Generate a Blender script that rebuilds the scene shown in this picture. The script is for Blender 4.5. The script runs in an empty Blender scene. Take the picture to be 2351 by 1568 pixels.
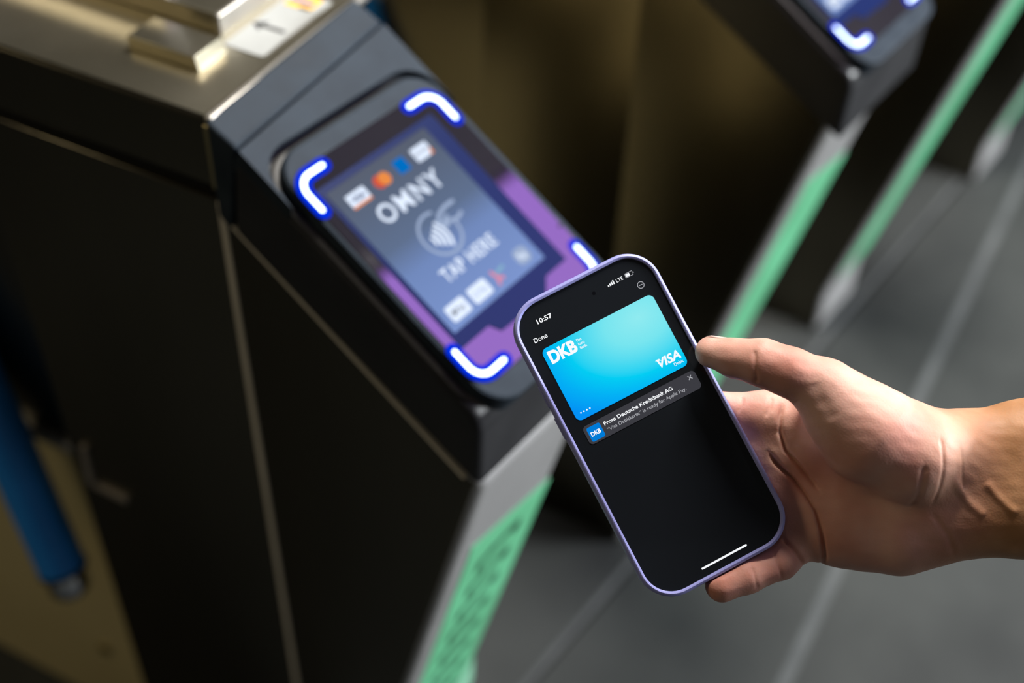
import bpy, bmesh, math, random
import numpy as np
from mathutils import Matrix, Vector

random.seed(7)
SC = bpy.context.scene
COL = SC.collection

# ---------------------------------------------------------------- camera
CAM_H = 1.5403
cam_data = bpy.data.cameras.new('camera')
cam = bpy.data.objects.new('camera', cam_data)
COL.objects.link(cam)
EX = Vector((0.60257, -0.79758, 0.02780))     # right
EY = Vector((0.53694, 0.43093, 0.72525))      # up
EZ = Vector((-0.59043, -0.42209, 0.68792))    # backwards
cam.matrix_world = Matrix(((EX.x, EY.x, EZ.x, 0), (EX.y, EY.y, EZ.y, 0), (EX.z, EY.z, EZ.z, CAM_H), (0, 0, 0, 1)))
cam_data.sensor_width = 36
cam_data.lens = 45.665
cam_data.clip_start = 0.02
cam_data.dof.use_dof = True
cam_data.dof.focus_distance = 0.652
cam_data.dof.aperture_fstop = 3.4
SC.camera = cam

# ---------------------------------------------------------------- world, exposure, lights
w = bpy.data.worlds.new('world')
SC.world = w
w.use_nodes = True
w.node_tree.nodes['Background'].inputs[0].default_value = (0.046, 0.043, 0.036, 1)
w.node_tree.nodes['Background'].inputs[1].default_value = 1.0
SC.view_settings.view_transform = 'Standard'
SC.view_settings.look = 'None'
SC.view_settings.gamma = 1
SC.view_settings.use_curve_mapping = False
SC.view_settings.exposure = 0.0

def area(name, loc, aim, sx, sy, power, col):
    d = bpy.data.lights.new(name, 'AREA')
    d.shape = 'RECTANGLE'; d.size = sx; d.size_y = sy; d.energy = power; d.color = col
    o = bpy.data.objects.new(name, d); COL.objects.link(o)
    o.location = loc
    o.rotation_euler = (Vector(aim) - Vector(loc)).to_track_quat('-Z', 'Y').to_euler()
    return o

# overhead key lamp, then three unseen fill lights added to brighten parts
area('ceiling_lamp_key', (1.48, 0.56, 2.80), (1.48, 0.56, 0.0), 0.9, 0.26, 94, (1.0, 0.96, 0.90))
area('fill_front', (0.9, -3.0, 2.80), (0.8, 0.2, 0.5), 1.6, 0.35, 7, (0.93, 0.97, 1.0))  # unseen weak fill added for the front edges
area('fill_hall', (4.2, -3.6, 2.60), (0.9, 0.2, 0.6), 1.6, 0.45, 620, (0.93, 0.97, 1.0))  # unseen fill added to brighten the tape and front faces
area('fill_lane', (-1.3, 2.6, 2.75), (0.3, 0.9, 0.2), 1.2, 0.30, 16, (1.0, 0.84, 0.55))  # unseen warm fill added for the rear panel and blue arm

# ---------------------------------------------------------------- materials
MATS = {}
def mat(name, col, rough=0.5, metal=0.0, emit=None, estr=0.0, spec=0.5, coat=0.0, sss=0.0):
    if name in MATS: return MATS[name]
    m = bpy.data.materials.new(name); m.use_nodes = True
    b = m.node_tree.nodes['Principled BSDF']
    b.inputs['Base Color'].default_value = (*col, 1)
    b.inputs['Roughness'].default_value = rough
    b.inputs['Metallic'].default_value = metal
    b.inputs['Specular IOR Level'].default_value = spec
    b.inputs['Coat Weight'].default_value = coat
    if emit:
        b.inputs['Emission Color'].default_value = (*emit, 1)
        b.inputs['Emission Strength'].default_value = estr
    MATS[name] = m
    return m

def node(m, t, **kw):
    n = m.node_tree.nodes.new(t)
    for k, v in kw.items(): setattr(n, k, v)
    return n

def noisy(m, c1, c2, scale=6.0, detail=6, sx=(1, 1, 1), rough=None, bump=0.0, bscale=None, lo=0.35, hi=0.68, coord='Object'):
    """base colour mottled between two tones, optional roughness mottling and bump"""
    nt = m.node_tree; L = nt.links
    b = nt.nodes['Principled BSDF']
    tc = node(m, 'ShaderNodeTexCoord'); mp = node(m, 'ShaderNodeMapping')
    mp.inputs['Scale'].default_value = sx
    L.new(tc.outputs[coord], mp.inputs[0])
    n = node(m, 'ShaderNodeTexNoise'); n.inputs['Scale'].default_value = scale; n.inputs['Detail'].default_value = detail
    L.new(mp.outputs[0], n.inputs['Vector'])
    r = node(m, 'ShaderNodeValToRGB')
    r.color_ramp.elements[0].position = lo; r.color_ramp.elements[0].color = (*c1, 1)
    r.color_ramp.elements[1].position = hi; r.color_ramp.elements[1].color = (*c2, 1)
    L.new(n.outputs[0], r.inputs[0]); L.new(r.outputs[0], b.inputs['Base Color'])
    if rough:
        mr = node(m, 'ShaderNodeMapRange'); mr.inputs[3].default_value = rough[0]; mr.inputs[4].default_value = rough[1]
        L.new(n.outputs[0], mr.inputs[0]); L.new(mr.outputs[0], b.inputs['Roughness'])
    if bump:
        n2 = node(m, 'ShaderNodeTexNoise'); n2.inputs['Scale'].default_value = bscale or scale * 12; n2.inputs['Detail'].default_value = 4
        L.new(mp.outputs[0], n2.inputs['Vector'])
        bp = node(m, 'ShaderNodeBump'); bp.inputs['Strength'].default_value = bump; bp.inputs['Distance'].default_value = 0.001
        L.new(n2.outputs[0], bp.inputs['Height']); L.new(bp.outputs[0], b.inputs['Normal'])
    return m

def emis(name, col, s):
    return mat(name, (0.0, 0.0, 0.0), rough=0.6, emit=col, estr=s, spec=0.0)

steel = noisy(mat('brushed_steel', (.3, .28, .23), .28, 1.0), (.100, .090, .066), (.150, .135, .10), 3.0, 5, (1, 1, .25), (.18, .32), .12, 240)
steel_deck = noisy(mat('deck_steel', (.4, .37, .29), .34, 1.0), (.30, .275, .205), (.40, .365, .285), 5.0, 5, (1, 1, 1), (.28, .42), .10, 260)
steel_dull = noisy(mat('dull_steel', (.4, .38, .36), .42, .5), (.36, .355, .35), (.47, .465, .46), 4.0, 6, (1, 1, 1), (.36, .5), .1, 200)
steel_warm = noisy(mat('warm_steel', (.45, .37, .2), .33, 1.0), (.40, .33, .17), (.52, .44, .24), 3.5, 5, (1, 1, 1), (.28, .42), .1, 200)
steel_edge = mat('polished_edge_steel', (.45, .43, .39), .45, 1.0)
seam_m = noisy(mat('seam_metal', (.5, .46, .4), .5, .1), (.62, .57, .48), (.76, .70, .60), 12, 4)
gold_lit_m = noisy(mat('gold_lit_panel', (.45, .34, .14), .45, .15), (.52, .43, .22), (.64, .54, .29), 3, 4)  # gold of warm reflected light painted into the base colour
reflector_m = noisy(mat('gold_reflector_brass', (.8, .62, .28), .4, .2), (.74, .56, .24), (.86, .68, .33), 3, 4)  # tone of the added plates that give gold reflections
gap_black = mat('black_gap', (.006, .006, .005), .7, spec=.2)
chrome = mat('chrome', (.75, .76, .8), .16, 1.0)
plastic = noisy(mat('reader_plastic', (.06, .07, .08), .42, spec=.2), (.011, .018, .027), (.020, .029, .040), 38, 6, (1, 1, 1), (.55, .72), .25, 900)
plastic_dark = noisy(mat('reader_plastic_dark', (.012, .012, .014), .3), (.010, .010, .012), (.016, .016, .018), 20, 4, (1, 1, 1), (.38, .50))
groove_m = mat('groove_rubber', (.018, .016, .012), .45)
tape_m = noisy(mat('green_tape', (.13, .45, .26), .5), (.105, .41, .205), (.130, .50, .26), 9, 5, (1, 1, 1), (.42, .6), .2, 120)
tape_ink = noisy(mat('tape_ink', (.05, .2, .11), .6), (.004, .035, .018), (.010, .065, .034), 30, 4)
white_print = noisy(mat('white_sticker', (.8, .8, .78), .5), (.31, .32, .305), (.36, .37, .355), 20, 4)
yellow_print = mat('yellow_print', (.85, .46, .02), .5)
blue_print = mat('blue_print', (.02, .10, .34), .5)
black_print = mat('black_print', (.01, .01, .01), .5)
arm_blue = noisy(mat('blue_sleeve', (.01, .12, .42), .35), (.010, .24, .78), (.018, .29, .90), 12, 4, (1, 1, 1), (.3, .45))
lit_edge_m = mat('lit_edge_tone', (.30, .27, .24), .5, .3)
case_m = noisy(mat('lavender_case', (.36, .33, .66), .48), (.295, .305, .65), (.33, .34, .70), 60, 4, (1, 1, 1), (.44, .54), .05, 1500)
glass_phone = mat('phone_glass', (.010, .012, .015), .09, spec=.5)
glass_reader = mat('reader_glass', (.010, .008, .014), .04, spec=1.0)
glass_reader.node_tree.nodes['Principled BSDF'].inputs['IOR'].default_value = 2.3
module_m = mat('lcd_module', (.006, .012, .055), .25, spec=.16)
lens_m = mat('camera_lens_glass', (.004, .004, .006), .05)

# ---------------------------------------------------------------- mesh helpers
def tag(o, label=None, cat=None, group=None, kind=None):
    if label: o['label'] = label
    if cat: o['category'] = cat
    if group: o['group'] = group
    if kind: o['kind'] = kind
    return o

def link(name, me, m, parent=None, smooth=False):
    o = bpy.data.objects.new(name, me); COL.objects.link(o)
    if m is not None and len(me.materials) == 0: me.materials.append(m)
    if parent is not None: o.parent = parent
    if smooth:
        for p in me.polygons: p.use_smooth = True
    return o

def empty(name, matrix=None):
    o = bpy.data.objects.new(name, None); COL.objects.link(o)
    o.empty_display_size = 0.05
    if matrix is not None: o.matrix_world = matrix
    return o

def from_bm(name, bm, m, parent=None, smooth=False, recalc=True):
    if recalc: bmesh.ops.recalc_face_normals(bm, faces=bm.faces)
    me = bpy.data.meshes.new(name); bm.to_mesh(me); bm.free()
    return link(name, me, m, parent, smooth)

def prism(name, poly, axis, lo, hi, m, parent=None, bevel=0.0, seg=3, shear=None, smooth=False):
    """polygon extruded along an axis. axis 'x': poly is (y,z); 'y': (x,z); 'z': (x,y)"""
    bm = bmesh.new()
    def pt(a, b, t):
        v = {'x': (t, a, b), 'y': (a, t, b), 'z': (a, b, t)}[axis]
        return shear(*v) if shear else v
    A = [bm.verts.new(pt(a, b, lo)) for a, b in poly]
    B = [bm.verts.new(pt(a, b, hi)) for a, b in poly]
    bm.faces.new(A[::-1]); bm.faces.new(B)
    n = len(poly)
    for i in range(n): bm.faces.new((A[i], A[(i + 1) % n], B[(i + 1) % n], B[i]))
    bmesh.ops.recalc_face_normals(bm, faces=bm.faces)
    if bevel > 0:
        ret = bmesh.ops.bevel(bm, geom=list(bm.edges), offset=bevel, segments=seg, affect='EDGES', profile=0.5, clamp_overlap=True)
        for f_ in ret['faces']: f_.smooth = True
    return from_bm(name, bm, m, parent)

def box(name, x0, x1, y0, y1, z0, z1, m, parent=None, bevel=0.0, seg=2):
    return prism(name, [(x0, y0), (x1, y0), (x1, y1), (x0, y1)], 'z', z0, z1, m, parent, bevel, seg)

def rr(x0, x1, y0, y1, r, n=8):
    """rounded rectangle outline, counter-clockwise"""
    r = max(1e-5, min(r, (x1 - x0) / 2 - 1e-6, (y1 - y0) / 2 - 1e-6))
    pts = []
    for cx, cy, a0 in ((x1 - r, y0 + r, -90), (x1 - r, y1 - r, 0), (x0 + r, y1 - r, 90), (x0 + r, y0 + r, 180)):
        for i in range(n + 1):
            a = math.radians(a0 + 90 * i / n)
            pts.append((cx + r * math.cos(a), cy + r * math.sin(a)))
    return pts

def loft(name, rect, r, prof, m, parent=None, n=10):
    """rings of a rounded rectangle: prof = [(inset, z), ...], capped at both ends"""
    x0, x1, y0, y1 = rect
    bm = bmesh.new(); rings = []
    for ins, z in prof:
        rings.append([bm.verts.new((x, y, z)) for x, y in rr(x0 + ins, x1 - ins, y0 + ins, y1 - ins, r - ins, n)])
    k = len(rings[0])
    for a, b in zip(rings, rings[1:]):
        for i in range(k): bm.faces.new((a[i], a[(i + 1) % k], b[(i + 1) % k], b[i]))
    bm.faces.new(rings[0][::-1]); bm.faces.new(rings[-1])
    o = from_bm(name, bm, m, parent, True)
    o.data.set_sharp_from_angle(angle=math.radians(35))
    for p in o.data.polygons: p.use_smooth = len(p.vertices) == 4
    return o

def plate(name, rect, r, z0, z1, m, parent=None, n=6):
    return prism(name, rr(*rect, r, n), 'z', z0, z1, m, parent)

def tube(name, pts, rad, m, parent=None, seg=20):
    bm = bmesh.new(); rings = []
    P = [Vector(p) for p in pts]
    for i, p in enumerate(P):
        d = (P[min(i + 1, len(P) - 1)] - P[max(i - 1, 0)]).normalized()
        a = d.orthogonal().normalized(); b = d.cross(a)
        rr_ = rad[i] if isinstance(rad, (list, tuple)) else rad
        rings.append([bm.verts.new(p + (a * math.cos(2 * math.pi * k / seg) + b * math.sin(2 * math.pi * k / seg)) * rr_) for k in range(seg)])
    # straight chains only, so the frames agree
    for a, b in zip(rings, rings[1:]):
        for k in range(seg): bm.faces.new((a[k], a[(k + 1) % seg], b[(k + 1) % seg], b[k]))
    bm.faces.new(rings[0][::-1]); bm.faces.new(rings[-1])
    o = from_bm(name, bm, m, parent, True)
    o.data.set_sharp_from_angle(angle=math.radians(45))
    return o

def ribbon(name, path, width, z0, z1, m, parent=None, cap=6):
    """flat strip with round ends along a 2D path, with thickness"""
    P = [Vector((p[0], p[1])) for p in path]
    Ls, Rs = [], []
    for i, p in enumerate(P):
        d = (P[min(i + 1, len(P) - 1)] - P[max(i - 1, 0)]).normalized()
        nn = Vector((-d.y, d.x))
        Ls.append(p + nn * width / 2); Rs.append(p - nn * width / 2)
    d1 = (P[-1] - P[-2]).normalized(); d0 = (P[0] - P[1]).normalized()
    def capf(c, d):
        a0 = math.atan2(d.y, d.x)
        return [c + Vector((math.cos(a0 - math.pi / 2 + math.pi * k / cap), math.sin(a0 - math.pi / 2 + math.pi * k / cap))) * width / 2 for k in range(1, cap)]
    poly = Rs + capf(P[-1], d1) + Ls[::-1] + capf(P[0], d0)
    bm = bmesh.new()
    A = [bm.verts.new((p.x, p.y, z0)) for p in poly]; B = [bm.verts.new((p.x, p.y, z1)) for p in poly]
    n = len(poly)
    for i in range(n): bm.faces.new((A[i], A[(i + 1) % n], B[(i + 1) % n], B[i]))
    k = len(P); c = cap - 1
    # fill as quads along the strip plus the two caps
    def idxR(i): return i
    def idxL(i): return k + c + (k - 1 - i)
    for S, rev in ((A, True), (B, False)):
        for i in range(k - 1):
            q = [S[idxR(i)], S[idxR(i + 1)], S[idxL(i + 1)], S[idxL(i)]]
            bm.faces.new(q[::-1] if rev else q)
        q = [S[idxR(k - 1)]] + [S[k + j] for j in range(c)] + [S[idxL(k - 1)]]
        bm.faces.new(q[::-1] if rev else q)
        q = [S[idxL(0)]] + [S[2 * k + c + j] for j in range(c)] + [S[idxR(0)]]
        bm.faces.new(q[::-1] if rev else q)
    return from_bm(name, bm, m, parent)

def text(name, s, x0, x1, y, z, m, parent, cap=None, bold=0.0, shear=0.0, thick=0.00005, space=1.0):
    """flat lettering: left x0, right x1, baseline y; cap = cap height (else natural proportion)"""
    cu = bpy.data.curves.new(name, 'FONT'); cu.body = s; cu.size = 1.0; cu.offset = bold; cu.shear = shear
    cu.resolution_u = 4; cu.space_character = space
    o = bpy.data.objects.new(name, cu); COL.objects.link(o)
    dg = bpy.context.evaluated_depsgraph_get()
    me = bpy.data.meshes.new_from_object(o.evaluated_get(dg))
    bpy.data.objects.remove(o); bpy.data.curves.remove(cu)
    co = np.empty(len(me.vertices) * 3); me.vertices.foreach_get('co', co); co = co.reshape(-1, 3)
    lo, hi = co[:, 0].min(), co[:, 0].max()
    sx = (x1 - x0) / (hi - lo)
    sy = sx if cap is None else cap / 0.70
    co[:, 0] = x0 + (co[:, 0] - lo) * sx; co[:, 1] = y + co[:, 1] * sy; co[:, 2] = z
    me.vertices.foreach_set('co', co.ravel())
    bm = bmesh.new(); bm.from_mesh(me)
    r = bmesh.ops.extrude_face_region(bm, geom=list(bm.faces))
    for v in [g for g in r['geom'] if isinstance(g, bmesh.types.BMVert)]: v.co.z += thick
    bmesh.ops.recalc_face_normals(bm, faces=bm.faces)
    bm.to_mesh(me); bm.free(); me.materials.clear()
    return link(name, me, m, parent)

def copy_tree(o, parent=None):
    c_ = o.copy(); COL.objects.link(c_); c_.parent = parent
    for ch in o.children: copy_tree(ch, c_)
    return c_

# ---------------------------------------------------------------- the setting
joint_m = noisy(mat('floor_joint', (.16, .165, .16), .8), (.060, .065, .065), (.092, .098, .097), 12, 5)
floor_m = mat('concrete_floor', (.07, .073, .07), .62, spec=.2)
noisy(floor_m, (.022, .024, .0235), (.058, .062, .058), 2.6, 9, (1, 1, 1), (.5, .75), .35, 45, .32, .72)
floor = box('floor', -3.5, 5.5, -3.5, 4.0, -0.03, -0.0006, joint_m)
tag(floor, 'grey concrete station floor with pale joint lines', kind='structure')
def y2(x, o=0.0): return 0.25 + 0.1335 * (x - 1.016) + o
for pl in ([(-3.5, .530), (5.5, .530), (5.5, 4.0), (-3.5, 4.0)],
           [(-3.5, y2(-3.5, .009)), (2.98, y2(2.98, .009)), (2.98, .516), (-3.5, .516)],
           [(-3.5, -3.5), (5.5, -3.5), (5.5, .50), (3.0, .50), (3.0, y2(3.0, -.009)), (-3.5, y2(-3.5, -.009))]):
    prism('floor_slab', pl, 'z', -0.02, 0.0, floor_m, floor)
ceil_m = noisy(mat('ceiling_paint', (.30, .28, .22), .8), (.10, .092, .085), (.15, .14, .13), 2, 4)
ceiling = box('ceiling', -3.5, 5.5, -3.5, 4.0, 2.95, 3.0, ceil_m)
tag(ceiling, 'cream painted station ceiling above the turnstiles', kind='structure')

# ---------------------------------------------------------------- turnstiles
NOSE = Vector((0.4715, 0.3584, 0.0)); ZN = 0.8363
YAW = math.radians(9.6); UND = math.radians(13.2); SLOPE = math.radians(29.5)

def tape_part(parent, length, flap, marks, short=False):
    t = prism('tape', [(.023, -.116), (.023, -length), (.1375, -length), (.1375, -.142)], 'z', 0.0002, 0.0008, tape_m, parent)
    t.location = (0, 0, ZN); t.rotation_euler = (math.radians(90) + UND, 0, 0)
    t['label'] = 'green adhesive tape strip with worn dark marks'
    if marks:
        for k in range(10):
            d = -.180 - .0465 * k; g = .0016
            ribbon('ink_mark', [(.053, d), (.070, d + .004), (.088, d + .007), (.103, d + .006)], .0105, .0009, .0011, tape_ink, t, 4)
            ribbon('ink_mark', [(.053, d - .001), (.054, d - .014)], .0075, .0009, .0011, tape_ink, t, 4)
            ribbon('ink_mark', [(.101, d + .006), (.104, d - .006)], .0105, .0009, .0011, tape_ink, t, 4)
            ribbon('ink_mark', [(.060, d + .001), (.067, d + .010)], .0065, .0009, .0011, tape_ink, t, 4)
    if flap:
        f = prism('tape_flap', [(.1376, -.498), (.118, -.60), (.128, -.72), (.176, -.72), (.166, -.60)], 'z', .0012, .0018, mat('lit_tape', (.30, .68, .45), .45), t)  # brighter light on the flap painted as a paler green
        f.location = (.0, 0, .0004)
    return t

def make_turnstile():
    root = empty('turnstile', Matrix.Translation(NOSE))
    # nose end: sloping top under the reader, front leaning back to the plinth
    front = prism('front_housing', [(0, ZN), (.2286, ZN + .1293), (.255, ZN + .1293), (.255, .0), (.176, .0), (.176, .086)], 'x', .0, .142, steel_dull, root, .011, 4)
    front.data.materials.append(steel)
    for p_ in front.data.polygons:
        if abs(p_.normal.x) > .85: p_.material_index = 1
    prism('slope_edge', [(.012, ZN + .0052), (.232, ZN + .1295), (.232, ZN + .1265), (.014, ZN + .0022)], 'x', -.0036, .004, seam_m, root)
    bx = []
    def B(o):
        o.location = (0, .2386, 0); o.rotation_euler = (0, 0, YAW); bx.append(o); return o
    cabinet = B(box('side_cabinet', 0, .19, 0, .238, 0, .974, steel, root, .0012))
    B(box('joint_gap', .004, .186, .004, .93, .972, .987, gap_black, root))
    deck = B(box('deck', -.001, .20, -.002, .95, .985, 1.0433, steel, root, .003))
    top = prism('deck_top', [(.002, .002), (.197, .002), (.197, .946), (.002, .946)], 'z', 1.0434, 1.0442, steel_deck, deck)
    box('edge_trim', -.001, .20, -.0055, .0005, 1.0385, 1.0452, steel_edge, deck, .0015)
    box('corner_trim', -.0022, .0026, -.005, .002, .985, 1.0385, steel_warm, deck, .001)
    seam = B(box('seam_trim', -.0018, .0035, -.0055, .001, .002, .974, seam_m, root, .001))
    B(prism('rear_upper', [(.06, .49), (.19, .49), (.19, .972), (.06, .972)], 'y', .236, .93, steel, root, .002))
    B(prism('rear_lower', [(.022, .0), (.185, .0), (.185, .492), (.075, .492)], 'y', .236, .93, gold_lit_m, root, .002))
    B(box('rear_ledge', .050, .09, .236, .93, .486, .498, steel_dull, root, .002))
    for v, z in ((.335, .12), (.55, .12), (.78, .12)):
        u = .022 + .053 * z / .492
        r = tube('rivet', [(u + .004, v, z), (u - .003, v, z), (u - .005, v, z)], [.009, .009, .005], steel_warm, root, 14); B(r)
    B(box('gold_reflector', .1895, .1925, .015, .10, .50, .95, reflector_m, root, .001))  # brass plates added so the next cabinet mirrors gold
    B(box('gold_reflector', .1895, .1925, .125, .225, .62, .95, reflector_m, root, .001))
    # pale strips paint the lit left and lower edges of a lock plate
    for pl in ([(.2135, .600), (.2195, .600), (.2235, .545), (.2165, .540)], [(.2235, .545), (.2165, .540), (.1760, .5385), (.1765, .5455)]):
        B(prism('lock_plate_edge', pl, 'x', -.004, .002, lit_edge_m, root))
    # things fixed on the deck
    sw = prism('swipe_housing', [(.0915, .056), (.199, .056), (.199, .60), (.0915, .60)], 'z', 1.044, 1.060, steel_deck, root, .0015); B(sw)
    prism('front_lip', [(.090, .0535), (.199, .0535), (.199, .058), (.090, .058)], 'z', 1.044, 1.0605, steel_edge, sw, .001)
    prism('top_inlay', [(.112, .075), (.19, .075), (.19, .55), (.112, .55)], 'z', 1.0602, 1.0612, gap_black, sw)
    prism('guide_block', [(.0915, .105), (.105, .105), (.105, .30), (.0915, .30)], 'z', 1.0602, 1.085, chrome, sw, .004)
    pb = prism('deck_plate', [(.043, .040), (.074, .040), (.074, .100), (.043, .100)], 'z', 1.044, 1.055, steel_deck, root, .0012); B(pb)
    prism('bevel_lip', [(.037, 1.044), (.0405, 1.0555), (.0425, 1.0555), (.042, 1.044)], 'x', .043, .074, steel_deck, pb)
    st = prism('sticker', rr(.081, .172, .0105, .0455, .003), 'z', 1.0443, 1.0447, white_print, root); B(st)
    prism('card_picture', [(.151, .018), (.170, .018), (.170, .041), (.151, .041)], 'z', 1.0447, 1.0450, yellow_print, st)
    prism('card_stripe', [(.158, .020), (.163, .020), (.163, .0405), (.157, .0405)], 'z', 1.0450, 1.0452, blue_print, st)
    prism('card_stripe', [(.151, .018), (.1535, .018), (.1535, .028), (.151, .028)], 'z', 1.0450, 1.0452, black_print, st)
    ribbon('arrow', [(.1165, .018), (.1165, .038)], .0036, 1.0447, 1.0450, black_print, st, 4)
    prism('arrow_head', [(.1165, .0450), (.1095, .0345), (.1165, .0375), (.1235, .0345)], 'z', 1.0447, 1.0450, black_print, st)
    # turnstile arm with blue sleeve, leaning out of the rear bay
    A = [Vector((-.003, .305, .322)), Vector((.056, .449, .760))]
    d = (A[1] - A[0]).normalized()
    arm = tube('arm', [A[0] + d * .022, A[1]], .0265, arm_blue, root, 28); B(arm); arm['label'] = 'blue sleeved turnstile arm with steel end cap'
    tube('end_cap', [A[0] - d * .010, A[0] - d * .003, A[0] + d * .024], [.019, .0235, .0235], chrome, arm, 28)
    tube('sleeve_edge', [A[0] + d * .021, A[0] + d * .026], .0275, gap_black, arm, 28)
    tube('hub', [A[1] - d * .03, A[1] + Vector((.05, .02, .0))], [.05, .05], steel_dull, arm, 24)
    return root

T1 = make_turnstile()
BODY = {'side_cabinet', 'joint_gap', 'deck', 'seam_trim', 'rear_upper', 'rear_lower', 'rear_ledge', 'rivet', 'lock_plate_edge', 'lock_plate', 'gold_reflector', 'swipe_housing', 'deck_plate', 'sticker', 'arm'}
def copy_turnstile(off, body_shift):
    t = copy_tree(T1)
    t.location = NOSE + Vector(off)
    for ch in t.children:
        if ch.name.split('.')[0] in BODY: ch.location = ch.location + Vector(body_shift)
    return t
Yp = Vector((-math.sin(YAW), math.cos(YAW), 0))
T2 = copy_turnstile((.600, .020, 0), Yp * -.052)
T3 = copy_turnstile((1.200, .008, 0), Yp * -.052)
T4 = copy_turnstile((1.800, -.036, 0), Yp * -.052)
tape_part(T1, .72, True, True)
tape_part(T2, .75, False, False)
tape_part(T3, .745, False, False)
tape_part(T4, .80, False, False)
G = 'steel turnstiles in a row'
tag(T1, 'nearest steel turnstile with white arrow sticker on its deck and marked green tape', 'turnstile', G)
tag(T2, 'second steel turnstile behind the phone, wide green tape beside the thumb', 'turnstile', G)
tag(T3, 'third turnstile, a thin green strip right of the second one', 'turnstile', G)
tag(T4, 'farthest turnstile, faint green strip in the top right corner', 'turnstile', G)

# ---------------------------------------------------------------- fare reader
def screen_mat():
    m = bpy.data.materials.new('reader_screen'); m.use_nodes = True
    nt = m.node_tree; b = nt.nodes['Principled BSDF']; L = nt.links
    b.inputs['Base Color'].default_value = (.01, .012, .016, 1); b.inputs['Roughness'].default_value = .2; b.inputs['Specular IOR Level'].default_value = .12
    tc = node(m, 'ShaderNodeTexCoord'); sp = node(m, 'ShaderNodeSeparateXYZ'); L.new(tc.outputs['Object'], sp.inputs[0])
    mr = node(m, 'ShaderNodeMapRange'); mr.inputs[1].default_value = .217; mr.inputs[2].default_value = .090
    L.new(sp.outputs['Y'], mr.inputs[0])
    r = node(m, 'ShaderNodeValToRGB'); e = r.color_ramp.elements
    e[0].position = 0; e[0].color = (.060, .072, .105, 1); e[1].position = 1; e[1].color = (.165, .265, .56, 1)
    e2 = e.new(.45); e2.color = (.080, .125, .22, 1)
    e3 = e.new(.62); e3.color = (.130, .215, .45, 1)
    L.new(mr.outputs[0], r.inputs[0]); L.new(r.outputs[0], b.inputs['Emission Color']); b.inputs['Emission Strength'].default_value = 1.0
    return m
scr_m = screen_mat()
e_white = emis('screen_white', (.75, .84, 1.0), 1.1)
e_pale = emis('screen_pale', (.45, .56, .80), .8)
e_blue = emis('screen_blue', (.0, .16, .55), 1.0)
e_orange = emis('screen_orange', (.95, .30, .07), .9)
e_red = emis('screen_red', (.75, .11, .06), .9)
e_grey = emis('screen_grey', (.25, .28, .35), .8)
e_navy = emis('screen_navy', (.03, .06, .2), .8)
e_pink = emis('screen_pink', (.85, .30, .42), .9)
e_teal = emis('screen_teal', (.30, .55, .75), .8)
led_core = emis('led_core', (.62, .76, 1.0), 5.0)
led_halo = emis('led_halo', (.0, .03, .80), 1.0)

def led_path(cx, cy, sx, sy, arm_x, arm_y, r):
    """corner at (cx,cy); arms run inwards with signs sx, sy"""
    pts = [(cx + sx * arm_x, cy)]
    for i in range(9):
        a = math.radians(90 * i / 8)
        pts.append((cx + sx * (r - r * math.sin(a)), cy + sy * (r - r * math.cos(a))))
    pts.append((cx, cy + sy * arm_y))
    return pts

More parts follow.
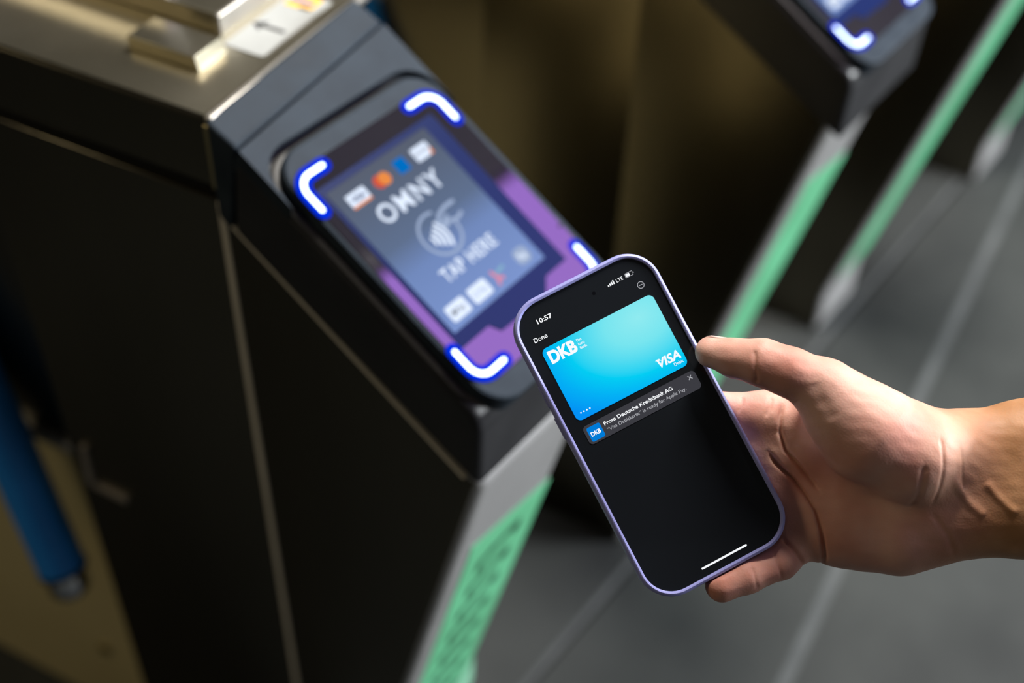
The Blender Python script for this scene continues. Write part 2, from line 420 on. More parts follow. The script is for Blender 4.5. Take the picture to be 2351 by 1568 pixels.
def make_reader():
    M = Matrix.Translation(NOSE + Vector((0, 0, ZN))) @ Matrix.Rotation(SLOPE, 4, 'X')
    root = empty('fare_reader', M)
    # lower body: vertical front, black glossy sides
    body = prism('housing', [(.001, .001), (.2525, -.006), (.2785, .062), (.040, .062), (.0300, .054)], 'x', -.004, .168, plastic_dark, root, .007, 4,
                 shear=lambda x, y, z: (x, y + (max(0.0, y - .2) / .0785) * .024 * (x + .004) / .172, z))
    # rear rim around the groove (front edge follows the bezel's rounded corners)
    def arc(cx, cy, r, a0, a1, n=8): return [(cx + r * math.cos(math.radians(a0 + (a1 - a0) * i / n)), cy + r * math.sin(math.radians(a0 + (a1 - a0) * i / n))) for i in range(n + 1)]
    rim = [(-.0035, .222), (-.0035, .2755), (.1675, .2995), (.1675, .222)] + [(.1668, .235)] + arc(.1388, .237, .0275, 0, 90) + arc(.0262, .237, .0275, 90, 180) + [(-.0013, .235)]
    prism('rear_rim', rim[::-1], 'z', .050, .0705, plastic, root)
    # wedge between reader and deck, skewed like the deck edge
    wedge = prism('mounting_wedge', [(.278, .0702), (.3070, .0655), (.2690, -.006), (.2530, -.008)], 'x', -.004, .168, plastic, root, .003, 3,
                  shear=lambda x, y, z: (x, y + .024 * (x + .004) / .172, z))
    # groove floor and raised bezel
    loft('groove', (-.002, .1665, .033, .262), .030, [(0, .055), (0, .063), (.003, .0645)], groove_m, root)
    bz = loft('bezel', (.0035, .1625, .029, .2575), .027, [(0, .050), (0, .0705), (.0012, .0735), (.003, .0745)], plastic, root)
    gl = loft('glass', (.0075, .1565, .0475, .2405), .020, [(0, .072), (0, .0748), (.0006, .0752)], glass_reader, root)
    mod = prism('display_module', [(.0165, .0785), (.046, .0785), (.051, .070), (.100, .068), (.112, .0785), (.1365, .0785), (.1365, .2225), (.0165, .2225)], 'z', .0750, .0756, module_m, root)
    sc = plate('screen', (.0205, .1225, .0895, .2170), .001, .0754, .0760, scr_m, root)
    z = .0760
    # card logos, top row
    def card(x, y, w_, h_, m, r=.001, z0=z): return plate('card_logo', (x - w_ / 2, x + w_ / 2, y - h_ / 2, y + h_ / 2), r, z0, z0 + .0001, m, sc)
    card(.0385, .2020, .0180, .0115, e_white); card(.0385, .1972, .0180, .0018, e_orange, .0003, z + .0001)
    text('logo_text', 'VISA', .0325, .0445, .2003, z + .0002, e_navy, sc, .0045, .02)
    for dx, m in ((-.0026, e_red), (.0026, e_orange)):
        prism('card_logo', [(.0632 + dx + .0052 * math.cos(a), .2028 + .0052 * math.sin(a)) for a in [k * math.pi / 10 for k in range(20)]], 'z', z + .00005 * (m is e_orange), z + .0001 + .00005 * (m is e_orange), m, sc)
    card(.0842, .2035, .0110, .0115, e_blue)
    card(.1060, .2033, .0165, .0110, e_white)
    prism('card_logo', [(.1105, .1978), (.1143, .1978), (.1143, .2035)], 'z', z + .0001, z + .0002, e_orange, sc)
    text('logo_text', 'DISCOVER', .0990, .1125, .2022, z + .0002, e_grey, sc, .0026, .01)
    # big words
    text('screen_text', 'OMNY', .0400, .1035, .1755, z, e_white, sc, .0140, .016, space=1.2)
    text('screen_text', 'TAP HERE', .0445, .1005, .1185, z, e_white, sc, .0100, .020, space=1.12)
    # tap symbol: ring open at upper right, waves on a card, hand
    cx, cy = .0690, .1490; R_ = .0165
    ribbon('tap_symbol', [(cx + R_ * math.cos(a), cy + R_ * math.sin(a)) for a in [math.radians(70 + 10 * k) for k in range(30)]], .0022, z, z + .0001, e_pale, sc)
    for k in range(4):
        r = .0045 + .0042 * k
        ribbon('tap_symbol', [(cx - .0125 + r * math.cos(a), cy - .002 + r * math.sin(a)) for a in [math.radians(-34 + 8.5 * j) for j in range(9)]], .0026, z, z + .0001, e_white, sc, 4)
    ribbon('tap_symbol', [(cx + .004, cy + .006), (cx + .010, cy + .011), (cx + .018, cy + .013), (cx + .027, cy + .013)], .0030, z, z + .0001, e_pale, sc, 4)
    ribbon('tap_symbol', [(cx + .006, cy + .001), (cx + .014, cy + .003), (cx + .020, cy + .001), (cx + .026, cy + .003)], .0028, z, z + .0001, e_pale, sc, 4)
    ribbon('tap_symbol', [(cx + .004, cy + .006), (cx + .008, cy + .004), (cx + .014, cy + .007)], .0030, z, z + .0001, e_pale, sc, 4)
    # payment logos, bottom row
    card(.0361, .1005, .0190, .0125, e_white, .002); card(.0598, .1005, .0190, .0125, e_white, .002)
    text('logo_text', 'Pay', .0340, .0420, .0985, z + .0002, e_grey, sc, .0042, .01)
    prism('card_logo', [(.0315 + .0019 * math.cos(a), .1003 + .0022 * math.sin(a)) for a in [k * math.pi / 6 for k in range(12)]], 'z', z + .0001, z + .0002, e_grey, sc)
    text('logo_text', 'G Pay', .0535, .0660, .0985, z + .0002, e_pale, sc, .0040, .0)
    for q, m in (([(.0775, .1055), (.0790, .1000), (.0770, .0955)], e_pink), ([(.0790, .1000), (.0830, .0975)], e_pink), ([(.0820, .1030), (.0890, .1040)], e_teal)):
        ribbon('card_logo', q, .0026, z, z + .0001, m, sc, 4)
    card(.1085, .1010, .0140, .0130, e_pale, .0045)
    text('logo_text', 'Pay', .1045, .1125, .0985, z + .0002, e_white, sc, .0050, .02)
    # light bars at the four corners: white core, wide blue strip painting the glare
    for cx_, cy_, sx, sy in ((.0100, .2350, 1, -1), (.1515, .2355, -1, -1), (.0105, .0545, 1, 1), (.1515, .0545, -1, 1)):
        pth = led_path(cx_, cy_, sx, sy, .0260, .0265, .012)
        lb = ribbon('led_glow', pth, .0120, .0752, .0756, led_halo, root)
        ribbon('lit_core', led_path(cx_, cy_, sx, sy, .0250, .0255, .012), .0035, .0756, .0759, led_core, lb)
    for x, y in ((.0100, .205), (.154, .10)):
        tube('screw', [(x, y, .073), (x, y, .0755)], .0015, gap_black, root, 8)
    return root

R1 = make_reader()
tag(R1, 'lit contactless fare reader beside the phone, glowing blue corner lights', 'fare reader', 'fare readers on the turnstiles')
R2 = copy_tree(R1)
R2.location = R1.location + Vector((.548, -.004, 0))
tag(R2, 'farther fare reader cropped by the top edge, only lower corner lights showing', 'fare reader', 'fare readers on the turnstiles')

# ---------------------------------------------------------------- unseen overhead panel, added for the purple reflection in the reader glass
reflection_source = empty('purple_reflection_panel', Matrix.Translation((1.9, -.44, 2.50)))
tag(reflection_source, 'unseen purple panel added overhead for the purple reflection in the reader glass', 'reflection_source')
box('frame', -1.05, 1.05, -.36, .36, -.02, .10, mat('panel_frame', (.012, .012, .013), .7, spec=.2), reflection_source, .01)
plate('lit_panel', (-1.02, 1.02, -.335, .335), .01, -.026, -.018, emis('purple_panel', (.36, .17, .66), 2.6), reflection_source)
for x in (-.8, .8): tube('hanger', [(x, 0, .09), (x, 0, .46)], .012, steel_dull, reflection_source, 12)

# ---------------------------------------------------------------- phone
PM = Matrix(((.83103, .23711, -.50316, .40604), (-.47206, .77909, -.41253, .20311), (.29419, .58034, .75938, CAM_H - .47778), (0, 0, 0, 1)))
phone = empty('smartphone', PM)
tag(phone, 'smartphone in a lavender case held in the hand, showing a blue bank card', 'phone')
W2, H2 = .04075, .08335
case = loft('case', (-W2, W2, -H2, H2), .0180, [(.0060, -.0118), (.0025, -.0116), (.0008, -.0105), (0, -.0085), (0, -.0024), (.0002, -.0010), (.0009, -.0002), (.0016, 0), (.0023, -.0003), (.0027, -.0011), (.0027, -.0022)], case_m, phone, 14)
case['label'] = 'lavender silicone case'
bump = loft('camera_bump', (-.036, .000, .040, .079), .010, [(0, -.0112), (0, -.0136), (.0012, -.0146)][::-1], case_m, case)
for x, y in ((-.027, .070), (-.027, .049), (-.010, .0595)):
    tube('camera_lens', [(x, y, -.0130), (x, y, -.0165)], .0068, lens_m, bump, 24)
for y0, y1, s in ((.030, .042, -1), (.012, .024, -1), (.020, .036, 1)):
    box('side_button', s * W2 - .0006, s * W2 + .0006, y0, y1, -.0078, -.0042, case_m, case, .0004)
glass = plate('front_glass', (-W2 + .0025, W2 - .0025, -H2 + .0025, H2 - .0025), .0156, -.0030, -.0013, glass_phone, phone, 12)
ZG = -.0013

def card_mat():
    m = bpy.data.materials.new('bank_card_screen'); m.use_nodes = True
    nt = m.node_tree; b = nt.nodes['Principled BSDF']; L = nt.links
    b.inputs['Base Color'].default_value = (0, 0, 0, 1); b.inputs['Roughness'].default_value = .15
    tc = node(m, 'ShaderNodeTexCoord'); sp = node(m, 'ShaderNodeSeparateXYZ'); L.new(tc.outputs['Object'], sp.inputs[0])
    # diagonal blend from deep blue (lower left) to pale aqua (upper right), slightly curved
    def math_(op, a, b_=None, v=None):
        n = node(m, 'ShaderNodeMath', operation=op)
        L.new(a, n.inputs[0])
        if b_ is not None: L.new(b_, n.inputs[1])
        if v is not None: n.inputs[1].default_value = v
        return n.outputs[0]
    dx = math_('MULTIPLY', math_('SUBTRACT', sp.outputs['X'], v=.020), v=1 / .052)
    dy = math_('MULTIPLY', math_('SUBTRACT', sp.outputs['Y'], v=.050), v=1 / .036)
    dist = math_('SQRT', math_('ADD', math_('MULTIPLY', dx, dx), math_('MULTIPLY', dy, dy)))
    r = node(m, 'ShaderNodeValToRGB'); e = r.color_ramp.elements
    e[0].position = .0; e[0].color = (.30, .90, .95, 1); e[1].position = 1.0; e[1].color = (.0, .30, .98, 1)
    for p, c_ in ((.28, (.20, .85, .94, 1)), (.50, (.055, .74, .95, 1)), (.62, (.0, .66, .97, 1)), (.80, (.0, .47, .99, 1))):
        q = e.new(p); q.color = c_
    mx = math_('MULTIPLY', dist, v=.80)
    L.new(mx, r.inputs[0]); L.new(r.outputs[0], b.inputs['Emission Color']); b.inputs['Emission Strength'].default_value = .92
    return m
pw = emis('phone_white', (.95, .97, 1.0), 1.0)
pg = emis('phone_grey_text', (.62, .63, .68), .75)
pc = plate('bank_card', (-.0319, .0321, .0170, .0577), .0030, ZG, ZG + .0002, card_mat(), glass, 8)
pc['label'] = 'cyan and blue bank card graphic'
nb = plate('notification', (-.0316, .0327, .0036, .0136), .0022, ZG, ZG + .0002, emis('notice_grey', (.060, .060, .072), .75), glass)
ic = plate('bank_icon', (-.0300, -.0225, .0046, .0122), .0010, ZG + .0002, ZG + .0003, emis('icon_blue', (.0, .22, .75), .9), glass)
Z1 = ZG + .0003
text('bank_logo_text', 'DKB', -.0297, -.0146, .0491, Z1, pw, glass, .0062, .045)
for k, s in enumerate(('Das', 'kann', 'Bank')):
    text('bank_logo_text', s, -.0134, -.0134 + (.0027, .0034, .0038)[k], .0532 - .0021 * k, Z1, pw, glass, .0014, .01)
text('visa_logo_text', 'VISA', .0178, .0304, .0220, Z1, pw, glass, .0044, .03, .22)
prism('visa_logo_text', [(.0172, .0262), (.0196, .0264), (.0204, .0250)], 'z', Z1, Z1 + .00005, pw, glass)
text('card_text', 'Debit', .0251, .0303, .0193, Z1, pw, glass, .0017, .0)
for k in range(4):
    x = -.0284 + .0017 * k
    prism('card_dot', [(x + .00042 * math.cos(a), .0205 + .00042 * math.sin(a)) for a in [q * math.pi / 5 for q in range(10)]], 'z', Z1, Z1 + .00005, pw, glass)
text('notice_text', 'From Deutsche Kreditbank AG', -.0207, .0186, .0093, Z1, pw, glass, .0019, .022)
text('notice_text', '\u201cVisa Debitkarte\u201d is ready for Apple Pay.', -.0205, .0247, .0060, Z1, pg, glass, .0018, .0)
text('icon_text', 'DKB', -.0290, -.0236, .0073, Z1 + .0001, pw, glass, .0021, .04)
for s in (1, -1): ribbon('close_mark', [(.0292 - .0009, .0108 - .0009 * s), (.0292 + .0009, .0108 + .0009 * s)], .0004, Z1, Z1 + .00005, pg, glass, 3)
text('clock_text', '10:57', -.0268, -.0184, .0702, ZG + .0001, pw, glass, .0023, .02)
text('done_text', 'Done', -.0326, -.0253, .0622, ZG + .0001, pw, glass, .0024, .01)
for k in range(4):
    x = .0140 + .00105 * k
    prism('signal_bar', [(x, .0706), (x + .0007, .0706), (x + .0007, .0714 + .00045 * k), (x, .0714 + .00045 * k)], 'z', ZG, ZG + .0001, pw, glass)
text('network_text', 'LTE', .0190, .0228, .0706, ZG + .0001, pw, glass, .0018, .01)
ribbon('battery', [(.0243, .0706), (.0285, .0706), (.0285, .0727), (.0243, .0727), (.0243, .07065)], .00025, ZG, ZG + .0001, pg, glass, 3)
prism('battery', [(.0246, .0709), (.0268, .0709), (.0268, .0724), (.0246, .0724)], 'z', ZG, ZG + .0001, pw, glass)
prism('battery', [(.0288, .0713), (.0291, .0713), (.0291, .0720), (.0288, .0720)], 'z', ZG, ZG + .0001, pg, glass)
cx, cy = .0293, .0640
ribbon('minus_button', [(cx + .0017 * math.cos(a), cy + .0017 * math.sin(a)) for a in [2 * math.pi * k / 28 for k in range(29)]], .0003, ZG, ZG + .0001, pg, glass, 3)
ribbon('minus_button', [(cx - .0009, cy), (cx + .0009, cy)], .0003, ZG, ZG + .0001, pg, glass, 3)
ribbon('home_bar', [(-.0107, -.0764), (.0143, -.0764)], .0010, ZG, ZG + .0001, pw, glass)
prism('front_camera', [(.0060 + .0009 * math.cos(a), .0712 + .0009 * math.sin(a)) for a in [q * math.pi / 8 for q in range(16)]], 'z', ZG, ZG + .00005, lens_m, glass)

# ---------------------------------------------------------------- hand: one continuous surface (smooth union of tapered limbs), mm in the hand's own frame
HAND_CHAINS = {
    'thumb': [(30.5, 35.7, 3, 7.9), (42.1, 32.5, 8, 9.3), (53.5, 30.7, 14, 11.0), (66.6, 26.2, 17, 11.4), (83.5, 18.3, 16, 14)],
    'index': [(62.7, 1.6, -20, 13), (35.9, 3.3, -22, 11.5), (8.7, -4.6, -22, 9.3), (-11.8, -10.2, -21, 8)],
    'middle': [(59.0, -18.4, -24, 13), (31.7, -22.3, -24, 10.5), (8.7, -29.5, -22, 9), (-7.2, -32.8, -21, 8)],
    'ring': [(63.7, -37.8, -25, 12.5), (38.4, -45.5, -23, 10), (17.7, -53.2, -21, 8.8), (6.2, -56.5, -20, 7.8)],
    'pinky': [(85.4, -56.8, -22, 12), (67.5, -71.1, -10, 9.2), (49.1, -77.4, -1, 8.4), (36.1, -81.7, 1, 8.4)],
    'thenar': [(83.5, 17.9, 16, 14), (92.3, 8.6, 15, 18), (105.9, -3.7, 14, 23), (128.4, -14.8, 9, 24), (151.2, -17.7, -4, 20)],
    'thenar2': [(92.0, -9.4, -10, 14), (110.6, -24.9, -9, 17), (132.0, -29.4, -10, 20)],
    'web': [(89.4, 7.6, -4, 9), (82.2, 1.4, -16, 10)],
    'hypo': [(153.2, -47.2, -10, 20), (128.2, -53.1, -12, 23.5), (105.2, -53.9, -18, 21), (87.2, -58.0, -20, 14)],
    'palm1': [(139.4, -31.9, -12, 24), (108.0, -28.2, -20, 18), (82.2, -22.0, -26, 14)],
    'palm2': [(139.4, -40.8, -12, 24), (108.0, -41.8, -20, 19), (84.4, -42.5, -26, 14)],
    'knuck': [(63.4, 0.7, -21, 13.5), (60.3, -17.3, -25, 14), (63.9, -35.7, -26, 14), (76.2, -54.9, -25, 13.5)],
    'palm3': [(101.9, -9.7, -14, 16), (84.0, -8.2, -24, 16), (64.7, -4.7, -24, 14)],
    'palm4': [(102.9, -28.0, -18, 17), (82.4, -27.8, -27, 16), (63.0, -26.6, -27, 14)],
    'palm5': [(101.9, -47.8, -14, 18), (84.0, -46.8, -24, 16), (67.5, -46.1, -27, 14)],
    'armA': [(151.4, -18.1, -8, 21), (189.2, -11.4, -2, 22), (231.5, -2.7, 6, 25), (299.6, 9.7, 16, 30), (367.6, 20.7, 26, 34), (440.6, 29.3, 32, 37)],
    'armB': [(152.1, -46.8, -10, 20), (190.0, -42.0, -4, 22), (232.4, -38.8, 4, 25), (301.9, -33.5, 12, 31), (371.7, -28.4, 20, 35), (445.5, -23.5, 26, 37)],
}
HAND_CREASES = {
    'thenar_crease': [(68.9, 11.1), (66.9, 2.4), (66.7, -5.3), (70.0, -14.5), (76.8, -22.6), (82.5, -30.1), (86.0, -34.9)],
    'head_crease': [(61.2, -15.2), (65.4, -21.3), (74.2, -29.4), (79.4, -36.7), (83.4, -44.1), (86.2, -54.9), (89.1, -67.8), (92.2, -78.8)],
    'heart': [(68.0, -59.1), (74.2, -65.2), (79.7, -73.3)],
    'wrist1': [(136.3, -4.2), (136.9, -19.6), (136.0, -39.3)],
    'wrist2': [(127.3, -17.4), (126.8, -30.5), (125.9, -41.5)],
    'wrist3': [(147.7, -8.6), (149.2, -24.0), (151.4, -32.7)],
    'hyp': [(135.6, -42.6), (144.4, -53.6), (151.0, -65.6)],
    'thumbip': [(48.3, 37.5), (48.3, 28.7), (50.0, 19.9)],
    'thumbmcp': [(75.9, 22.1), (78.6, 13.3), (85.1, 2.4)],
    'pink1': [(50.5, -71.1), (51.8, -76.6), (53.3, -83.2)],
    'pink2': [(63.2, -65.6), (64.3, -71.1), (66.9, -78.8)],
    'idx': [(45.7, 4.6), (48.3, 8.9), (49.2, 12.9)],
    'idx2': [(59.3, 2.4), (62.1, 7.8), (63.6, 12.9)],
    'ten1': [(161.9, -27.3), (168.9, -36.0), (177.3, -43.7)],
    'ten2': [(143.3, -24.0), (155.3, -39.3), (163.0, -44.8)],
}

H = 0.8                                     # voxel size, mm
LO = np.array([-32.0, -100.0, -62.0]); HI = np.array([505.0, 84.0, 80.0])
DIM = ((HI - LO) / H).astype(int) + 1

def cone_field(chain, zs=1.0, k=3.0, out=None):
    F = np.full(DIM, 60.0, np.float32) if out is None else out
    for (a, b) in zip(chain, chain[1:]):
        a = np.array(a, np.float32); b = np.array(b, np.float32)
        R_ = max(a[3], b[3]) + 16
        lo = np.maximum(((np.minimum(a[:3], b[:3]) - R_ - LO) / H).astype(int), 0)
        hi = np.minimum(((np.maximum(a[:3], b[:3]) + R_ - LO) / H).astype(int) + 2, DIM)
        if np.any(hi <= lo): continue
        X = (LO[0] + H * np.arange(lo[0], hi[0], dtype=np.float32))[:, None, None] - a[0]
        Y = (LO[1] + H * np.arange(lo[1], hi[1], dtype=np.float32))[None, :, None] - a[1]
        Z = ((LO[2] + H * np.arange(lo[2], hi[2], dtype=np.float32))[None, None, :] - a[2]) * zs
        d = (b[:3] - a[:3]) * np.array([1, 1, zs], np.float32); dd = float(d @ d) + 1e-6
        t = np.clip((X * d[0] + Y * d[1] + Z * d[2]) / dd, 0, 1)
        D = np.sqrt((X - t * d[0]) ** 2 + (Y - t * d[1]) ** 2 + (Z - t * d[2]) ** 2) - (a[3] + (b[3] - a[3]) * t)
        s = tuple(slice(p, q) for p, q in zip(lo, hi))
        F[s] = smin(F[s], D, k)
    return F

def smin(a, b, k):
    h = np.maximum(k - np.abs(a - b), 0) / k
    return np.minimum(a, b) - h * h * k * 0.25

def surface_nets(F):
    nx, ny, nz = F.shape
    S = F < 0
    cs = [(i, j, k) for i in (0, 1) for j in (0, 1) for k in (0, 1)]
    cnt = np.zeros((nx - 1, ny - 1, nz - 1), np.int8)
    for i, j, k in cs: cnt += S[i:nx - 1 + i, j:ny - 1 + j, k:nz - 1 + k]
    act = (cnt > 0) & (cnt < 8)
    I, J, K = np.nonzero(act)
    idx = np.full(act.shape, -1, np.int64); idx[I, J, K] = np.arange(len(I))
    acc = np.zeros((len(I), 3)); n = np.zeros(len(I))
    for p in range(8):
        for q in range(p + 1, 8):
            a, b = cs[p], cs[q]
            if sum(abs(a[m] - b[m]) for m in range(3)) != 1: continue
            fa = F[I + a[0], J + a[1], K + a[2]]; fb = F[I + b[0], J + b[1], K + b[2]]
            c = (fa < 0) != (fb < 0)
            t = np.where(c, fa / np.where(c, fa - fb, 1), 0)
            for m in range(3): acc[:, m] += np.where(c, a[m] + t * (b[m] - a[m]), 0)
            n += c
    V = np.stack([I, J, K], 1) + acc / n[:, None]
    Q = []
    for ax in range(3):
        o = [(1, 2), (2, 0), (0, 1)][ax]
        sl = [slice(1, s - 1) for s in F.shape]; sl[ax] = slice(0, F.shape[ax] - 1)
        sl2 = list(sl); sl2[ax] = slice(1, F.shape[ax])
        A = S[tuple(sl)]; B = S[tuple(sl2)]
        e = np.argwhere(A != B)
        if len(e) == 0: continue
        off = np.array([1, 1, 1]); off[ax] = 0
        g = e + off
        flip = A[tuple(e.T)]
        def at(d1, d2):
            h = g.copy(); h[:, o[0]] -= d1; h[:, o[1]] -= d2
            return idx[h[:, 0], h[:, 1], h[:, 2]]
        q = np.stack([at(1, 1), at(0, 1), at(0, 0), at(1, 0)], 1)
        q[~flip] = q[~flip][:, ::-1]
        Q.append(q)
    return V, np.concatenate(Q)

c_ = HAND_CHAINS
palm = cone_field(c_['thenar'], k=8)
cone_field(c_['thenar2'], k=10, out=palm)
cone_field(c_['hypo'], k=10, out=palm)
cone_field(c_['palm1'], k=12, out=palm)
cone_field(c_['palm2'], k=12, out=palm)
for nm_ in ('palm3', 'palm4', 'palm5'): cone_field(c_[nm_], k=12, out=palm)
cone_field(c_['knuck'], k=10, out=palm)
cone_field(c_['web'], k=10, out=palm)
arm = cone_field(c_['armA'], k=6)
cone_field(c_['armB'], k=22, out=arm)
hand_f = smin(palm, arm, 16); del palm, arm
hand_f = smin(hand_f, cone_field(c_['thumb'], k=5), 5)
for fn, k in (('index', 5), ('middle', 5), ('ring', 5), ('pinky', 4)):
    hand_f = smin(hand_f, cone_field(c_[fn], k=3), k if fn != 'pinky' else 3)
# the flesh gives way where the phone presses into it
HM = Matrix(((EX.x, EY.x, EZ.x, .40604), (EX.y, EY.y, EZ.y, .20311), (EX.z, EY.z, EZ.z, CAM_H - .47778), (0, 0, 0, 1)))
Mp = np.array((PM.inverted() @ HM).to_3x3(), np.float32)
lo = np.maximum(((np.array([-60, -100, -30]) - LO) / H).astype(int), 0); hi = np.minimum(((np.array([75, 80, 25]) - LO) / H).astype(int), DIM)
gx, gy, gz = [(LO[i] + H * np.arange(lo[i], hi[i], dtype=np.float32)) for i in range(3)]
gx = gx[:, None, None]; gy = gy[None, :, None]; gz = gz[None, None, :]
q = [Mp[i, 0] * gx + Mp[i, 1] * gy + Mp[i, 2] * gz for i in range(3)]
qx = np.abs(q[0]) - (W2 * 1000 - 17); qy = np.abs(q[1]) - (H2 * 1000 - 17)
d2 = np.sqrt(np.maximum(qx, 0) ** 2 + np.maximum(qy, 0) ** 2) + np.minimum(np.maximum(qx, qy), 0) - 17
dz = np.abs(q[2] + 5.9) - 5.9
boxd = np.maximum(d2, dz)
sl = tuple(slice(a, b_) for a, b_ in zip(lo, hi))
hand_f[sl] = -smin(-hand_f[sl], boxd - .45, 1.2)
HV, HQ = surface_nets(hand_f); del hand_f
HV = LO + HV * H

def relax(V, Q, it=3, lam=.5):
    for _ in range(it):
        acc = np.zeros_like(V); cnt = np.zeros(len(V))
        for a in range(4):
            for b in ((a + 1) % 4, (a - 1) % 4):
                np.add.at(acc, Q[:, a], V[Q[:, b]]); np.add.at(cnt, Q[:, a], 1)
        V = V + lam * (acc / cnt[:, None] - V)
    return V
HV = relax(HV, HQ, 4)
def normals(V, Q):
    fn = np.cross(V[Q[:, 2]] - V[Q[:, 0]], V[Q[:, 3]] - V[Q[:, 1]])
    N = np.zeros_like(V)
    for a in range(4): np.add.at(N, Q[:, a], fn)
    return N / (np.linalg.norm(N, axis=1)[:, None] + 1e-9)
HN = normals(HV, HQ)
# keep the normals outward
if np.sum(HN[:, 2] * (HV[:, 2] > 5)) < 0: HQ = HQ[:, ::-1]; HN = -HN

def poly_dist(P, pl):
    D = np.full(len(P), 1e9)
    T_ = np.zeros(len(P)); n = len(pl) - 1
    for i, (a, b) in enumerate(zip(pl, pl[1:])):
        a = np.array(a); b = np.array(b); d = b - a
        t = np.clip(((P - a) @ d) / (d @ d), 0, 1)
        q = np.linalg.norm(P - a - t[:, None] * d, axis=1)
        m = q < D; D[m] = q[m]; T_[m] = (i + t[m]) / n
    return D, T_
CR = {'thenar_crease': (2.0, 1.0), 'head_crease': (2.5, 1.0), 'heart': (1.8, .9), 'wrist1': (.55, 1.0), 'wrist2': (.7, 1.6), 'wrist3': (.4, .9), 'hyp': (.5, 1.6),
      'thumbip': (.9, 1.0), 'thumbmcp': (.5, 3.2), 'pink1': (.6, .9), 'pink2': (.6, .9), 'idx': (.5, .9), 'idx2': (.6, 1.2), 'ten1': (-.9, 2.0), 'ten2': (-.8, 2.2)}
face = np.clip((HN[:, 2] + .1) / .4, 0, 1)
disp = np.zeros(len(HV))
P2 = HV[:, :2] * (654.0 / (654.0 - HV[:, 2]))[:, None] if False else HV[:, :2]
for nm, (dep, wid) in CR.items():
    D, t = poly_dist(P2, HAND_CREASES[nm])
    fade = np.clip(np.minimum(t, 1 - t) / .12, .15, 1)
    disp -= dep * np.exp(-(D / wid) ** 2) * fade
HV = HV + HN * (disp * face)[:, None]
# soft fleshy unevenness
rng = np.random.default_rng(3)
wob = np.zeros(len(HV))
for s, a in ((.05, .16), (.11, .09), (.33, .045)):
    for _ in range(5):
        k = rng.normal(size=3); k = k / np.linalg.norm(k) * s * 2 * math.pi
        wob += a / 2.2 * np.sin(HV @ k / 2 + rng.uniform(0, 6.28))
HV = HV + HN * wob[:, None]

hm = bpy.data.meshes.new('hand')
hm.from_pydata((HV / 1000).tolist(), [], HQ.tolist()); hm.update()
skin = bpy.data.materials.new('skin'); skin.use_nodes = True
nt = skin.node_tree; L = nt.links; b = nt.nodes['Principled BSDF']
tc = node(skin, 'ShaderNodeTexCoord'); sp = node(skin, 'ShaderNodeSeparateXYZ'); L.new(tc.outputs['Object'], sp.inputs[0])
n1 = node(skin, 'ShaderNodeTexNoise'); n1.inputs['Scale'].default_value = 75; n1.inputs['Detail'].default_value = 5; L.new(tc.outputs['Object'], n1.inputs['Vector'])
n2 = node(skin, 'ShaderNodeTexNoise'); n2.inputs['Scale'].default_value = 22; n2.inputs['Detail'].default_value = 3; L.new(tc.outputs['Object'], n2.inputs['Vector'])
rp = node(skin, 'ShaderNodeValToRGB'); rp.color_ramp.elements[0].color = (.52, .215, .155, 1); rp.color_ramp.elements[1].color = (.71, .405, .315, 1)
rp.color_ramp.elements[0].position = .36; rp.color_ramp.elements[1].position = .66; L.new(n2.outputs[0], rp.inputs[0])
ra = node(skin, 'ShaderNodeValToRGB'); ra.color_ramp.elements[0].color = (.40, .195, .085, 1); ra.color_ramp.elements[1].color = (.50, .26, .125, 1)
ra.color_ramp.elements[0].position = .36; ra.color_ramp.elements[1].position = .66; L.new(n1.outputs[0], ra.inputs[0])
mr = node(skin, 'ShaderNodeMapRange'); mr.inputs[1].default_value = .122; mr.inputs[2].default_value = .175; L.new(sp.outputs['X'], mr.inputs[0])
mx = node(skin, 'ShaderNodeMix', data_type='RGBA'); L.new(mr.outputs[0], mx.inputs[0]); L.new(rp.outputs[0], mx.inputs[6]); L.new(ra.outputs[0], mx.inputs[7])
L.new(mx.outputs[2], b.inputs['Base Color'])
b.inputs['Roughness'].default_value = .54; b.inputs['Specular IOR Level'].default_value = .28
b.inputs['Subsurface Weight'].default_value = .22; b.inputs['Subsurface Radius'].default_value = (1.0, .35, .18); b.inputs['Subsurface Scale'].default_value = .0045
vo = node(skin, 'ShaderNodeTexVoronoi'); vo.inputs['Scale'].default_value = 900; L.new(tc.outputs['Object'], vo.inputs['Vector'])
nb_ = node(skin, 'ShaderNodeTexNoise'); nb_.inputs['Scale'].default_value = 420; nb_.inputs['Detail'].default_value = 5; L.new(tc.outputs['Object'], nb_.inputs['Vector'])
ad = node(skin, 'ShaderNodeMath', operation='ADD'); L.new(vo.outputs[0], ad.inputs[0]); L.new(nb_.outputs[0], ad.inputs[1])
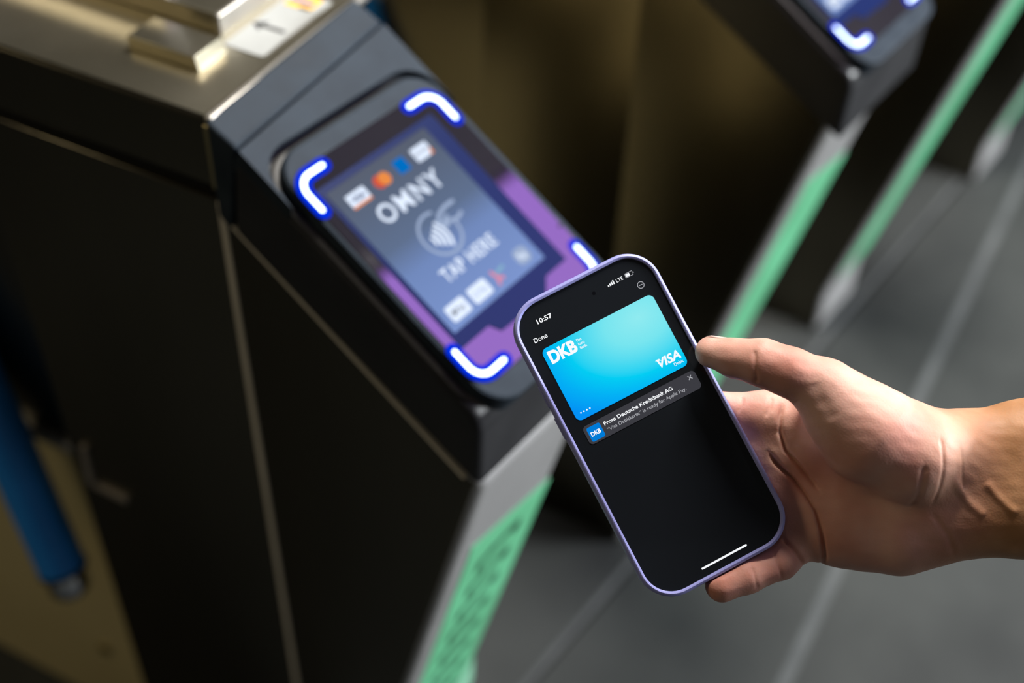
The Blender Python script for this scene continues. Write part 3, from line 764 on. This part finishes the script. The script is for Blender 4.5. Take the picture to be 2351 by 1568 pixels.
bp = node(skin, 'ShaderNodeBump'); bp.inputs['Strength'].default_value = .10; bp.inputs['Distance'].default_value = .0006; L.new(ad.outputs[0], bp.inputs['Height']); L.new(bp.outputs[0], b.inputs['Normal'])
hand = link('hand', hm, skin, None, True)
HM = Matrix(((EX.x, EY.x, EZ.x, .40604), (EX.y, EY.y, EZ.y, .20311), (EX.z, EY.z, EZ.z, CAM_H - .47778), (0, 0, 0, 1)))
hand.matrix_world = HM
tag(hand, "person's bare right hand and forearm holding the phone, palm towards viewer", 'hand')
# thumb nail: a curved plate on the upper back of the thumb tip
bm = bmesh.new(); g = []
a = np.array([26.9, 36.7, 1.8]); d_ = np.array([11.8, -3.2, 4.0]); d_ = d_ / np.linalg.norm(d_); ln = 15.0
up = np.array([.15, .86, -.48]); up = up - (up @ d_) * d_; up /= np.linalg.norm(up); sd = np.cross(d_, up)
for top in (1, 0):
    ring = []
    for i in range(9):
        t = i / 8; row = []
        for j in range(11):
            th = math.radians(-52 + 104 * j / 10)
            hw = 1.0 if t > .12 else .88
            sx_ = ln * t - 3.9; rr_ = (math.sqrt(62.4 - sx_ * sx_) if sx_ < 0 else 7.9 + .11 * sx_) + (.45 if top else -.5)
            p = a + d_ * (ln * t + (0.8 * math.cos(th) if t > .9 else 0)) + (up * math.cos(th * hw) + sd * math.sin(th * hw)) * rr_
            row.append(bm.verts.new(p / 1000))
        ring.append(row)
    g.append(ring)
for ring in g:
    for r0, r1 in zip(ring, ring[1:]):
        for j in range(10): bm.faces.new((r0[j], r0[j + 1], r1[j + 1], r1[j]))
bo = lambda rg: rg[0] + [r[-1] for r in rg[1:]] + rg[-1][::-1][1:] + [r[0] for r in rg[1:-1]][::-1]
o0, o1 = bo(g[0]), bo(g[1])
for i in range(len(o0)): bm.faces.new((o0[i], o0[(i + 1) % len(o0)], o1[(i + 1) % len(o1)], o1[i]))
nail_m = noisy(mat('nail', (.72, .47, .40), .28), (.66, .42, .36), (.76, .53, .46), 120, 3)
nail = from_bm('thumb_nail', bm, nail_m, hand, True)
